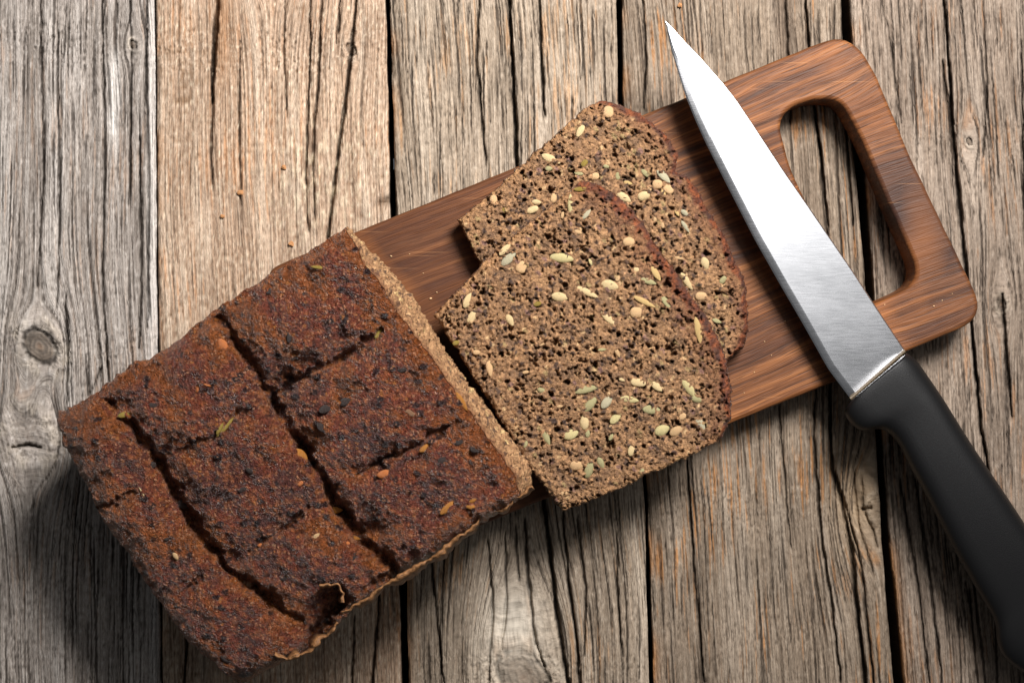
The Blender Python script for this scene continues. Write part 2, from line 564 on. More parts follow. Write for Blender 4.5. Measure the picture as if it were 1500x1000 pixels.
for pi in range(5):
    le, re = GAPS[pi]
    ys = [float(Y0)]
    while ys[-1] < Y1:      # denser rows across the knots
        near_ = min(abs(ys[-1] - q[1]) for q in KNOTS[pi])
        ys.append(ys[-1] + (1.9 if near_ < 34 and 0 < ys[-1] < 1010 else 5.2))
    ys = np.array(ys)
    wid = (re(500) - le(500))
    n = int(wid / 1.12) if pi in (1, 2, 3) else int(wid / 1.3)
    t = np.linspace(0, 1, n)
    L = le(ys) + 1.2 * perlin(ys / 60, ys * 0 + 3.3, 40 + pi) + 0.5 * perlin(ys / 14, ys * 0, 41 + pi)
    R = re(ys) + 1.2 * perlin(ys / 60, ys * 0 + 3.3, 50 + pi) + 0.5 * perlin(ys / 14, ys * 0, 51 + pi)
    X = L[:, None] * (1 - t) + R[:, None] * t
    Y = np.repeat(ys[:, None], n, 1)
    # grain coordinate flowing round the knots
    slope = (le(1000) + re(1000) - le(0) - re(0)) / 2 / 1000
    psi = X - slope * Y + 10 * perlin(X / 240 + pi, Y / 520, 60 + pi) + 3 * perlin(X / 60, Y / 210, 61 + pi)
    inside = np.zeros_like(X)
    rings = np.zeros_like(X)
    ring_r = np.full_like(X, 9.0)
    fill = np.zeros_like(X)
    for (kx, ky, kr, asp, fr, st, fi) in KNOTS[pi]:
        dx = X - kx
        r = np.hypot(dx, (Y - ky) / st) + 1e-3
        psi = psi - dx * np.minimum(fr * fr / (r * r), 1.0) * 0.9 * np.exp(-(r / (fr * 4)) ** 2)
        rot = 0.35 * dx
        rc = np.hypot(dx, (Y - ky - rot) / asp) * (1 + 0.10 * perlin(X / 14, Y / 14, 63))
        core = sm(kr * 1.0, kr * 0.8, rc) * fi
        inside = np.maximum(inside, core)
        c_ = rc / kr < ring_r
        ring_r = np.where(c_, rc / kr, ring_r)
        fill = np.where(c_, fi, fill)
    gy = Y + 6 * perlin(X / 30, Y / 40, 64 + pi)
    base, light, dark, orange, ow, ck = PAL[pi]
    C = np.broadcast_to(lin(base), X.shape + (3,)).copy()
    s1 = fbm(psi / 30, gy / 560, 70 + pi, 3)
    C = mix(C, lin(light), sm(0.0, 0.8, s1) * 0.6)
    C = mix(C, lin(dark), sm(-0.2, -0.9, s1) * 0.35)
    s2 = fbm(psi / 6, gy / 360, 80 + pi, 3)
    C = mix(C, lin(dark), sm(0.2, 0.9, s2) * 0.3)
    s2b = fbm(psi / 3.4, gy / 190, 83 + pi, 2)
    C = mix(C, lin(light), sm(0.15, 0.9, s2b) * 0.6)
    C = mix(C, lin(dark), sm(-0.3, -0.9, s2b) * 0.45)
    s3 = fbm(psi / 5.5, gy / 110, 86 + pi, 3) + 0.7 * perlin(X / 110, Y / 150, 87 + pi)
    C = mix(C, lin(orange), sm(0.35, 1.0, s3) * ow)
    bl = fbm(X / 80, Y / 110, 90 + pi, 3)
    C = C * (1 + 0.16 * bl)[..., None]
    fz = fbm(X / 7, Y / 9, 93 + pi, 3)
    C = mix(C, lin(light) * 1.08, sm(0.25, 0.9, fz) * 0.5)
    C = mix(C, lin(dark), sm(-0.3, -0.9, fz) * 0.5)
    fk = fbm(X / 3.2 , Y / 9, 96 + pi, 2) + 0.5 * bl
    C = mix(C, lin(dark) * 0.75, sm(0.55, 0.95, fk) * 0.65)
    H = 0.0003 * s1 + 0.0002 * s2 + 0.00014 * s2b + 0.0001 * fz
    # hairline checks of even width that follow the grain
    dk = np.zeros_like(X)
    jpsi = psi + 1.0 * perlin(X / 7, Y / 12, 97 + pi) + 0.6 * perlin(X / 4, Y / 5, 98 + pi)
    dxs = (X[:, -1] - X[:, 0])[:, None] / (n - 1)
    for (sx, sy, wpx_, cut, msd) in ((19, 700, 0.85, 0.0, 1), (10, 420, 0.55, 0.05, 2), (34, 1100, 1.2, 0.15, 3), (6.5, 260, 0.42, 0.02, 4)):
        a = perlin(jpsi / sx, gy / sy, 100 + 7 * pi + msd)
        gr = np.abs(np.gradient(perlin(psi / sx, gy / sy, 100 + 7 * pi + msd), axis=1) / dxs)
        dpx = np.abs(a) / (gr + 1e-5) + 3.0 * sm(0.7 / sx, 0.25 / sx, gr)
        cut = cut - (0.14 if pi == 0 else 0.0)
        mask = sm(cut - 0.05, cut + 0.3, fbm(psi / (sx * 1.6), gy / (sy * 0.28), 140 + 7 * pi + msd, 2))
        lw_ = wpx_ * (0.35 + 0.9 * mask + 0.35 * perlin(psi / 20, gy / 16, 150 + msd))
        dk = np.maximum(dk, sm(lw_ + 0.7, lw_ - 0.3, dpx) * (0.25 + 0.75 * mask) * sm(0.0, 0.15, mask) * (0.75 if msd == 4 else 1))
    if ck > 1.0:
        a = perlin(jpsi / 14 + 0.16 * perlin(X / 5, Y / 9, 8), gy / 180, 190 + pi)
        gr = np.abs(np.gradient(perlin(psi / 14, gy / 180, 190 + pi), axis=1) / dxs)
        mask = sm(0.15, 0.4, fbm(psi / 19, gy / 60, 195 + pi, 2)) * (sm(420, 250, Y) if pi == 2 else 0.8)
        dk = np.maximum(dk, sm(1.7, 0.5, np.abs(a) / (gr + 1e-5) + 3.0 * sm(0.05, 0.018, gr)) * mask)
    dk = dk * min(ck, 1.0)
    grime = np.asarray(lin((44, 36, 30)))
    C = mix(C, grime, dk * 0.85)
    H = H - 0.0009 * dk
    # pits and surface fuzz
    f1_, f2_, ci = worley(psi / 7, gy / 11, 200 + pi)
    pit = sm(0.32, 0.1, f1_) * (ci > 0.72) * sm(-0.2, 0.5, fbm(X / 90, Y / 80, 205 + pi, 2))
    C = mix(C, lin(dark) * 0.7, pit * 0.7)
    H = H - 0.0006 * pit
    # individual cracks
    jx = X + 1.5 * perlin(X / 9, Y / 22, 210) + 0.8 * perlin(X / 4, Y / 7, 211)
    for pts, cw, dep in CRACKS[pi]:
        d, tt = polydist(jx, Y, pts)
        ww = cw * (0.55 + 0.6 * np.sin(np.pi * np.clip(tt, 0.02, 0.98)) + 0.25 * perlin(Y / 30, X * 0 + cw, 212))
        cr = sm(ww + 0.9, ww * 0.35, d)
        C = mix(C, grime * 0.5, cr * 0.93)
        C = mix(C, lin(dark), sm(ww + 4, ww, d) * 0.22)
        H = H - dep * 0.0022 * cr - 0.0003 * sm(ww + 6, ww, d)
    # knots: ringed, darker, with a dark rim
    if KNOTS[pi]:
        rr = ring_r + 0.08 * perlin(X / 8, Y / 8, 220)
        rg = 0.5 + 0.5 * np.sin(rr * 21 + 2 * perlin(X / 12, Y / 12, 221))
        kc = mix(np.broadcast_to(lin((98, 86, 74)), C.shape), lin((50, 43, 37)), rg * 0.6)
        C = mix(C, kc, inside * 0.85)
        C = mix(C, lin((150, 104, 66)), inside * np.exp(-(rr / 0.2) ** 2) * 0.2)
        rim = np.exp(-((rr - 1.0) / 0.12) ** 2) * sm(-0.9, 0.0, perlin(X / 14, Y / 12, 222)) * sm(0.2, 0.9, fill)
        C = mix(C, grime * 0.5, rim * 0.93)
        H = H - 0.0012 * rim - 0.0003 * inside * rg
        halo = np.exp(-((rr - 1.55) / 0.5) ** 2)
        C = mix(C, lin((202, 190, 172)), halo * 0.3 * sm(-0.4, 0.3, fbm(X / 20, Y / 26, 224, 2)))
        H = H + 0.0006 * halo
        sw = sm(0.10, 0.02, np.abs(fbm(X / 17, Y / 13, 226, 2))) * np.exp(-((rr - 1.4) / 0.8) ** 2)
        C = mix(C, lin(dark) * 0.7, sw * 0.6)
        H = H - 0.0006 * sw
    if pi == 0:
        ps = np.exp(-((X - 167 - 4 * perlin(Y / 40, X * 0, 230)) / 7) ** 2) * sm(60, 110, Y) * sm(250, 180, Y)
        C = mix(C, lin((214, 209, 203)), ps * 0.8)
        C = mix(C, lin((208, 202, 196)), sm(212, 222, X) * 0.6)
    if pi == 2:
        pal = np.exp(-((X - 752) / 45) ** 2 - ((Y - 915) / 60) ** 2)
        C = mix(C, lin((206, 198, 184)), pal * 0.6 * (1 - 0.8 * dk))
    if pi == 1:
        sp = fbm(X / 4.5, Y / 8, 237, 2)
        zone = sm(-0.5, 0.4, fbm(X / 70, Y / 90, 238, 2) + 0.4)
        C = mix(C, lin((112, 86, 62)), sm(0.3, 0.75, sp) * zone * 0.6)
        C = mix(C, lin((206, 190, 166)), sm(-0.35, -0.8, sp) * zone * 0.6)
        H = H - 0.00025 * sm(0.3, 0.75, sp) * zone
        rough = np.exp(-((X - 465) / 75) ** 2 - ((Y - 265) / 90) ** 2)
        fz = fbm(X / 10, Y / 16, 235, 4)
        C = mix(C, lin((224, 208, 178)), rough * sm(-0.1, 0.7, fz) * 0.5)
        H = H + rough * 0.0005 * fz
        up = np.exp(-((X - 270) / 45) ** 2 - ((Y - 130) / 100) ** 2)
        C = mix(C, lin((122, 96, 72)), up * sm(0, 0.6, fbm(X / 12, Y / 14, 236, 3)) * 0.75)
        notch = np.exp(-(((X - 566) / 14) ** 2 + ((Y - 297 - (566 - X) * 0.3) / 6) ** 2))
        H = H - 0.004 * notch
        C = mix(C, lin((80, 60, 42)), notch * 0.8)
        C = mix(C, lin((150, 112, 80)), sm(313, 318, X) * sm(355, 325, X) * sm(170, 60, Y) * 0.6)
    if pi == 3:
        band = np.exp(-((X - 1150 - 0.03 * Y) / 18) ** 2) * sm(260, 60, Y)
        C = mix(C, lin((92, 78, 66)), band * 0.6)
        band = np.exp(-((X - 975 - 0.03 * Y) / 14) ** 2) * sm(60, 150, Y) * sm(260, 180, Y)
        C = mix(C, lin((84, 70, 58)), band * 0.6)
        pal = np.exp(-((X - 1255) / 35) ** 2 - ((Y - 730) / 75) ** 2)
        C = mix(C, lin((198, 170, 136)), pal * 0.4 * (1 - dk))
    # freshly exposed orange arris along some edges
    el = np.exp(-(X - L[:, None]) / 5.0) * sm(-0.2, 0.4, perlin(Y / 80, X * 0 + 1.7, 240 + pi))
    C = mix(C, lin((186, 130, 78)), el * (0.75 if pi else 0))
    # rounded edges
    de = np.minimum(X - L[:, None], R[:, None] - X)
    H = H - 0.0012 * np.exp(-de / 2.5)
    H = H + (-0.0004, 0.0002, 0.0, 0.0003, -0.0002)[pi] - 0.0006
    V = W(X, Y, H)
    dr = np.array([0.003, 0.02])
    lw = np.stack([V[:, 0] - [0, 0, d_] for d_ in dr[::-1]], 1)
    rw = np.stack([V[:, -1] - [0, 0, d_] for d_ in dr], 1)
    V = np.concatenate([lw, V, rw], 1)
    dkc = np.broadcast_to(lin((70, 56, 44)), (len(ys), 2, 3))
    C = np.concatenate([dkc, np.clip(C, 0.004, 0.85), dkc], 1)
    G = np.stack([psi + 700 * pi, gy, 0 * gy], -1)
    G = np.concatenate([G[:, :1], G[:, :1], G, G[:, -1:], G[:, -1:]], 1)
    mesh_from('plank', V, [gridfaces(V.shape[0], V.shape[1], flip=True)], M_PLANK, table, {'col': C, 'grain': G},
              origin=tuple(W(np.array(wid / 2 + le(500)), np.array(500.), 0.0)))

bm = bmesh.new()  # unseen dark backing added under the planks so the gaps turn black
for yy in (-0.12, 0.0, 0.12):
    bmesh.ops.create_cube(bm, size=1, matrix=Matrix.Translation((0, yy, -0.029)) @ Matrix.Diagonal((0.5, 0.115, 0.014, 1)))
me = bpy.data.meshes.new('gap_backing')
bm.to_mesh(me)
bm.free()
me.materials.append(M_DARK)
ob = bpy.data.objects.new('gap_backing', me)
COL.objects.link(ob)
ob.parent = table

# ------------------------------------------------------------------ cutting board
BT = 0.015


def rounded(pts, rad, seg=8):
    out = []
    n_ = len(pts)
    for i in range(n_):
        p0, p1, p2 = (np.array(pts[(i + j) % n_], float) for j in (-1, 0, 1))
        r_ = rad[i]
        if r_ <= 0:
            out.append(tuple(p1))
            continue
        a = p1 + (p0 - p1) / np.linalg.norm(p0 - p1) * r_
        b = p1 + (p2 - p1) / np.linalg.norm(p2 - p1) * r_
        for k_ in range(seg + 1):
            t_ = k_ / seg
            q = (1 - t_) ** 2 * a + 2 * t_ * (1 - t_) * p1 + t_ ** 2 * b
            out.append(tuple(q))
    return out


outer = rounded([(386, 397), (518, 341), (750, 247), (1060, 120), (1245, 45), (1285, 112), (1335, 232), (1447, 465), (1320, 518), (1230, 556), (1070, 620), (800, 730), (612, 808)],
                [24, 0, 0, 0, 46, 0, 0, 46, 0, 0, 0, 0, 24])
inner = rounded([(1138, 172), (1176, 148), (1230, 144), (1262, 205), (1300, 295), (1352, 412), (1252, 458), (1238, 412), (1158, 248)],
                [26, 18, 26, 0, 0, 40, 34, 0, 20])
cu = bpy.data.curves.new('board_outline', 'CURVE')
cu.dimensions = '2D'
cu.fill_mode = 'BOTH'
cu.extrude = BT / 2 - 0.0014
cu.bevel_depth = 0.0014
cu.bevel_resolution = 3
for pl in (outer, inner):
    sp = cu.splines.new('POLY')
    pw = W(np.array([p[0] for p in pl]), np.array([p[1] for p in pl]), BT)
    # resample to keep the arris slightly uneven
    pw2 = []
    for i in range(len(pw)):
        a, b = pw[i], pw[(i + 1) % len(pw)]
        m_ = max(1, int(np.linalg.norm(b - a) / 0.004))
        for j in range(m_):
            q = a + (b - a) * j / m_
            j_ = 0.00016 * np.array([perlin(np.array(q[0] * 220), np.array(q[1] * 220), 7), perlin(np.array(q[0] * 220), np.array(q[1] * 220), 8)])
            pw2.append((q[0] + j_[0], q[1] + j_[1]))
    cen = np.mean(pw2, 0)
    sp.points.add(len(pw2) - 1)
    for p_, q in zip(sp.points, pw2):
        p_.co = (q[0], q[1], 0, 1)
    sp.use_cyclic_u = True
cu.offset = -0.0014
tmp = bpy.data.objects.new('tmp', cu)
COL.objects.link(tmp)
dg = bpy.context.evaluated_depsgraph_get()
me = bpy.data.meshes.new_from_object(tmp.evaluated_get(dg))
bpy.data.objects.remove(tmp)
bpy.data.curves.remove(cu)
me.name = 'cutting_board'
me.transform(Matrix.Translation((0, 0, BT / 2 + 0.0002)))
me.materials.clear()
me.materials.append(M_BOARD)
board = bpy.data.objects.new('cutting_board', me)
COL.objects.link(board)
board['label'] = 'brown wooden cutting board with a slot handle, lying under the slices and knife blade'
board['category'] = 'cutting board'

# ------------------------------------------------------------------ seeds
_seedmesh = {}


def seed_mesh(kind, cname):
    key = (kind, cname)
    if key in _seedmesh:
        return _seedmesh[key]
    vs, fs = [], []
    nu, nv = 12, 10
    for i in range(nu + 1):
        a = i / nu
        if kind == 'nut':
            x = -0.5 * math.cos(math.pi * a)
            r = math.sqrt(max(0.0, 1 - (2 * x) ** 2)) * 0.5 * (1 + 0.08 * math.sin(9 * a))
        else:   # pointed kernel
            x = -0.5 + a
            r = 0.5 * (math.sin(math.pi * a ** 0.85)) ** 0.72 if 0 < a < 1 else 0
        for j in range(nv):
            th = 2 * math.pi * j / nv
            zz = math.sin(th)
            vs.append((x, r * math.cos(th), r * (zz * (0.8 if zz > 0 else 0.9))))
    for i in range(nu):
        for j in range(nv):
            fs.append((i * nv + j, (i + 1) * nv + j, (i + 1) * nv + (j + 1) % nv, i * nv + (j + 1) % nv))
    me_ = bpy.data.meshes.new('seed')
    me_.from_pydata(vs, [], fs)
    bm_ = bmesh.new()
    bm_.from_mesh(me_)
    bmesh.ops.remove_doubles(bm_, verts=bm_.verts, dist=1e-5)
    bmesh.ops.recalc_face_normals(bm_, faces=bm_.faces)
    bm_.to_mesh(me_)
    bm_.free()
    me_.polygons.foreach_set('use_smooth', [True] * len(me_.polygons))
    me_.materials.append(M_SEED[cname])
    _seedmesh[key] = me_
    return me_


def put_seed(parent, px, py, h, ln, wd, ang, cname, kind=None, thick=0.5, rise=0.15, tilt=None):
    kind = kind or ('nut' if ln < wd * 1.45 else 'kernel')
    o = bpy.data.objects.new('seed', seed_mesh(kind, cname))
    COL.objects.link(o)
    p = W(np.array(float(px)), np.array(float(py)), h)
    kk = (CAMH - h) / CAMH * S
    tz = wd * kk * thick
    o.location = (p[0], p[1], p[2] - tz * (0.5 - rise) + 0.0001)
    o.rotation_euler = (random.uniform(-.25, .25), random.uniform(-.12, .12), math.radians(ang))
    o.scale = (ln * kk * random.uniform(.92, 1.06), wd * kk * random.uniform(.85, 1.02), tz * 1.2)
    o.parent = parent
    o.matrix_parent_inverse = Matrix.Translation(parent.location).inverted()
    return o


random.seed(4)

# ------------------------------------------------------------------ slices


def make_slice(name, label, LT, TR, BR, LB, hfun, thick, seed, rim, bite=()):
    step = 1.45
    def plen(p):
        p = np.array(p, float)
        return np.hypot(*np.diff(p, axis=0).T).sum()
    n = int(plen(LT) / step)
    m = int(plen(TR) / step)
    n = max(n, int(plen(BR) / step))
    m = max(m, int(plen(LB) / step))
    g = coons(smooth_path(LT, n), smooth_path(BR, n), smooth_path(LB, m), smooth_path(TR, m))
    X, Y = g[..., 0].copy(), g[..., 1].copy()
    u = np.linspace(0, 1, n)[None]
    v = np.linspace(0, 1, m)[:, None]
    # distances to sides in picture units
    dTR = (1 - u) * plen(LT) + 0 * v
    dLB = u * plen(LT) + 0 * v
    dLT = v * plen(TR) + 0 * u
    dBR = (1 - v) * plen(TR) + 0 * u
    dall = np.minimum(np.minimum(dTR, dLB), np.minimum(dLT, dBR))
    # ragged outline
    fal = np.exp(-dall / 10)
    X = X + fal * (2.2 * perlin(X / 13, Y / 13, seed) + 1.5 * perlin(X / 5, Y / 5, seed + 1))
    Y = Y + fal * (2.2 * perlin(X / 13, Y / 13, seed + 2) + 1.5 * perlin(X / 5, Y / 5, seed + 3))
    wx = X + 2.2 * perlin(X / 6, Y / 6, seed + 4)
    wy = Y + 2.2 * perlin(X / 6, Y / 6, seed + 5)
    base = hfun(X, Y)
    H = np.zeros_like(X)
    H += 0.0005 * fbm(X / 22, Y / 22, seed + 6, 3) + 0.00045 * fbm(X / 6, Y / 6, seed + 9, 2)
    depth = np.zeros_like(X)
    dens = 0.10 * fbm(X / 55, Y / 55, seed + 12, 2)
    loose = 0.24 * fbm(X / 38, Y / 38, seed + 13, 3) - 0.03
    for cell, thr, dp, an, th_, st in ((3.7, 0.40, 0.0011, 1.4, 0.5, 0), (6.3, 0.48, 0.0021, 1.4, 1.3, 10), (12, 0.66, 0.0034, 1.3, 0.2, 20)):
        ca, sa = math.cos(th_), math.sin(th_)
        q = fbm((wx * ca + wy * sa) / cell / an, (-wx * sa + wy * ca) / cell, seed + 30 + st, 2)
        depth = np.maximum(depth, sm(thr, thr + 0.32, q + loose) * dp)
    for cell, keep, rad, dp, st in ((11, 0.16, 0.30, 0.0024, 40), (24, 0.16, 0.24, 0.0038, 50)):
        f1_, f2_, ci = worley((wx * .8 + wy * .6) / cell, (-wx * .6 + wy * .8) / cell * 1.4, seed + 30 + st)
        rr = rad * (0.4 + 0.9 * ((ci * 37) % 1))
        f1_ = f1_ + 0.10 * fbm(X / 5, Y / 5, seed + 33, 2)
        depth = np.maximum(depth, sm(rr, rr * 0.5, f1_) * (ci < keep + dens) * dp)
    H -= 1.25 * depth * (1 - 0.5 * np.exp(-dTR / 8))
    # colours
    C = np.broadcast_to(lin((140, 106, 74)), X.shape + (3,)).copy()
    c1 = fbm(X / 28, Y / 28, seed + 15, 3)
    C = mix(C, lin((108, 83, 62)), sm(0.0, 0.7, c1) * 0.7)
    C = mix(C, lin((162, 124, 86)), sm(0.0, -0.7, c1) * 0.6)
    c2 = fbm(X / 6, Y / 6, seed + 18, 3)
    C = mix(C, lin((196, 150, 108)), sm(0.25, 0.8, c2) * 0.7)
    C = mix(C, lin((104, 74, 56)), sm(-0.3, -0.8, c2) * 0.6)
    f1_, f2_, ci = worley((wx * .7 - wy * .7) / 8.5, (wx * .7 + wy * .7) / 15, seed + 70)
    fl = sm(0.36, 0.26, f1_)
    C = mix(C, lin((70, 53, 46)), fl * (ci < 0.16) * 0.85)
    C = mix(C, lin((124, 92, 88)), fl * ((ci > 0.2) & (ci < 0.27)) * 0.7)
    C = mix(C, lin((150, 128, 86)), fl * ((ci > 0.3) & (ci < 0.36)) * 0.8)
    f1_, f2_, ci = worley((wx * .5 + wy * .86) / 7.5, (-wx * .86 + wy * .5) / 12, seed + 75)
    fl2 = sm(0.34, 0.24, f1_)
    C = mix(C, lin((60, 45, 40)), fl2 * (ci < 0.12) * 0.85)
    C = mix(C, lin((206, 172, 126)), fl2 * ((ci > 0.4) & (ci < 0.46)) * 0.7)
    H += 0.0004 * (fl * (ci < 0.2) + fl2 * (ci < 0.12))
    # dry wholemeal dust on the two sides, baked rim on the top crust
    C = mix(C, lin((176, 130, 84)), np.exp(-np.minimum(dLT, dBR) / 7) * 0.6)
    rimw = rim * (0.75 + 0.45 * fbm(X / 40, Y / 40, seed + 80, 3) + 0.25 * perlin(X / 8, Y / 8, seed + 84))
    rk = sm(rimw, rimw * 0.45, dTR)
    crustc = mix(np.broadcast_to(lin((84, 42, 28)), C.shape), lin((128, 68, 36)), sm(-0.3, 0.5, fbm(X / 9, Y / 9, seed + 86, 3)))
    crustc = mix(crustc, lin((58, 38, 34)), sm(0.1, 0.6, fbm(X / 18, Y / 18, seed + 88, 2)) * 0.8)
    C = mix(C, crustc, rk * 0.95)
    tw = sm(rim * 2.1, rim * 0.8, dTR) * 0.45
    C = mix(C, lin((112, 66, 38)), tw * (1 - rk))
    H += rk * 0.0006 * fbm(X / 7, Y / 7, seed + 90, 3)
    H -= 0.0022 * np.exp(-(dTR / 4.5)) + 0.0008 * np.exp(-dall / 2.5)
    Z = base + H
    V = W(X, Y, Z)
    t_ = empty(name, label, 'bread slice', tuple(W(np.array(X.mean()), np.array(Y.mean()), float(base.mean()) - thick)), 'slices cut from the loaf')
    mesh_from('crumb', V, [gridfaces(m, n, flip=True)], M_CRUMB, t_, {'col': np.clip(C, .01, .9)}, origin=tuple(t_.location))
    # crust wall and underside
    li = loop_idx(m, n)
    top = V.reshape(-1, 3)[li]
    cen_ = top.mean(0)
    lv = 6
    rows = [top]
    nrm = top[:, :2] - cen_[:2]
    nrm = nrm / np.linalg.norm(nrm, axis=1)[:, None]
    bz = (base - thick).reshape(-1)[li]
    for i in range(1, lv + 1):
        f = i / lv
        q = top.copy()
        q[:, 2] = top[:, 2] * (1 - f) + bz * f
        bl_ = 0.0005 * math.sin(f * math.pi) - 0.0006 * f ** 3
        q[:, :2] += nrm * (bl_ + 0.0005 * perlin(top[:, :1] * 900 + i * .6, top[:, 1:2] * 900, seed + 95))
        rows.append(q)
    Vw = np.stack(rows)
    Vw = np.concatenate([Vw, Vw[:, :1]], 1)
    nn = Vw.shape[1]
    isTR = (np.arange(len(li)) >= n) & (np.arange(len(li)) < n + m - 1)
    cw_ = np.where(isTR[:, None], lin((96, 52, 32)), lin((150, 104, 66)))
    cw_ = np.concatenate([cw_, cw_[:1]], 0)
    Cw = np.broadcast_to(cw_[None], (lv + 1, nn, 3))
    bottom = (lv * nn + np.arange(nn - 1))[None]
    mesh_from('crust', Vw, [gridfaces(lv + 1, nn, flip=True), bottom[:, ::-1]], M_CRUST, t_, {'col': Cw}, origin=tuple(t_.location))
    return t_


def h_rear(X, Y):
    return 0.0250 + 0.0 * X


def h_front(X, Y):
    a = ((X - 730) * 0.8 - (Y - 600) * 0.6) / 320
    return 0.0335 + 0.0036 * np.clip(a, -0.2, 1.3) + 0.0008 * np.sin(a * 2)


rear = make_slice('bread_slice', 'seeded rye slice lying flat on the board, partly under another slice',
                  [(672, 322), (700, 300), (726, 280), (758, 248), (790, 220), (822, 191), (854, 162), (880, 147)],
                  [(880, 147), (902, 153), (934, 165), (960, 184), (983, 207), (993, 229), (988, 250), (1005, 257), (1024, 284), (1043, 319), (1062, 348), (1075, 380), (1090, 412), (1095, 445), (1095, 486), (1087, 508), (1066, 527)],
                  [(860, 606), (940, 580), (1066, 527)],
                  [(672, 322), (703, 382), (860, 606)], h_rear, 0.0096, 300, 15)
front = make_slice('bread_slice', 'seeded rye slice resting on top of the other slice, next to the loaf',
                   [(637, 461), (676, 422), (703, 392), (728, 368), (760, 340), (790, 317), (822, 290), (851, 265)],
                   [(851, 265), (882, 273), (905, 290), (927, 310), (942, 328), (957, 357), (985, 393), (1008, 428), (1024, 450), (1049, 493), (1062, 526), (1070, 575), (1069, 612), (1059, 640)],
                   [(825, 747), (868, 731), (910, 714), (943, 697), (1009, 668), (1059, 640)],
                   [(637, 461), (660, 497), (683, 532), (719, 588), (755, 648), (785, 694), (812, 731), (825, 747)], h_front, 0.0078, 400, 24)

FS = [(836, 300, 33, 10, 92, 'pale'), (859, 314, 18, 7, 48, 'grey'), (824, 378, 38, 15, -6, 'pale'), (745, 379, 30, 12, 42, 'grey'),
      (740, 365, 24, 10, 46, 'cream'), (764, 391, 18, 17, 60, 'nut'), (893, 418, 27, 16, -14, 'cream'), (860, 428, 37, 11, -26, 'cream'),
      (820, 435, 26, 15, -8, 'cream'), (685, 440, 23, 11, 66, 'cream'), (921, 354, 17, 15, 0, 'nut'), (950, 412, 23, 10, -18, 'green'),
      (961, 401, 26, 10, -58, 'yellow'), (944, 442, 34, 9, -27, 'yellow'), (865, 384, 11, 5, -70, 'pale'), (851, 277, 22, 7, 4, 'olive'),
      (691, 465, 21, 14, 60, 'cream'), (747, 469, 20, 11, -62, 'cream'), (891, 466, 30, 11, -46, 'cream'), (932, 458, 18, 17, 0, 'nut'),
      (976, 443, 22, 9, -56, 'green'), (1023, 485, 42, 10, -78, 'yellow'), (717, 539, 26, 11, -82, 'nut'), (698, 516, 11, 9, 0, 'tan'),
      (859, 570, 37, 12, 13, 'green'), (935, 560, 21, 14, -8, 'cream'), (962, 566, 22, 12, -42, 'cream'), (922, 585, 30, 11, -8, 'pale'),
      (889, 588, 27, 13, 52, 'grey'), (865, 592, 27, 13, 48, 'green'), (856, 618, 25, 14, 92, 'cream'), (902, 612, 22, 12, 46, 'pale'),
      (836, 636, 26, 17, 18, 'pale'), (955, 600, 30, 15, -4, 'green'), (1010, 570, 32, 13, -52, 'pale'), (1021, 585, 18, 9, -14, 'green'),
      (1026, 620, 24, 10, -56, 'grey'), (970, 630, 25, 16, 22, 'pale'), (991, 631, 22, 14, 30, 'tan'), (925, 659, 19, 10, 76, 'cream'),
      (844, 682, 18, 15, 0, 'nut'), (863, 687, 27, 14, 74, 'green'), (880, 678, 20, 11, -66, 'green'), (800, 640, 25, 9, -66, 'green'),
      (826, 722, 11, 10, 0, 'tan'), (904, 516, 17, 6, -62, 'tan'), (794, 572, 13, 9, -20, 'green'), (861, 635, 11, 7, 80, 'green'),
      (788, 445, 15, 8, 15, 'olive'), (820, 595, 9, 5, 10, 'tan'), (895, 640, 11, 6, 60, 'green'), (940, 690, 9, 7, 60, 'green'),
      (911, 556, 9, 5, -20, 'cream'), (882, 512, 12, 5, 5, 'green'), (770, 650, 11, 6, 65, 'green'), (847, 340, 12, 7, -20, 'tan'),
      (824, 315, 11, 5, 80, 'tan'), (905, 408, 9, 6, 60, 'tan'), (932, 395, 8, 8, 0, 'cream'), (770, 545, 9, 6, 10, 'tan'),
      (668, 502, 11, 7, 20, 'olive'), (1000, 610, 12, 9, 40, 'nut')]
for (x, y, l_, w_, a_, c_) in FS:
    put_seed(front, x, y, float(h_front(np.array(float(x)), np.array(float(y)))), l_ * 1.04, w_ * 1.08, a_, c_, thick=0.5, rise=0.34)
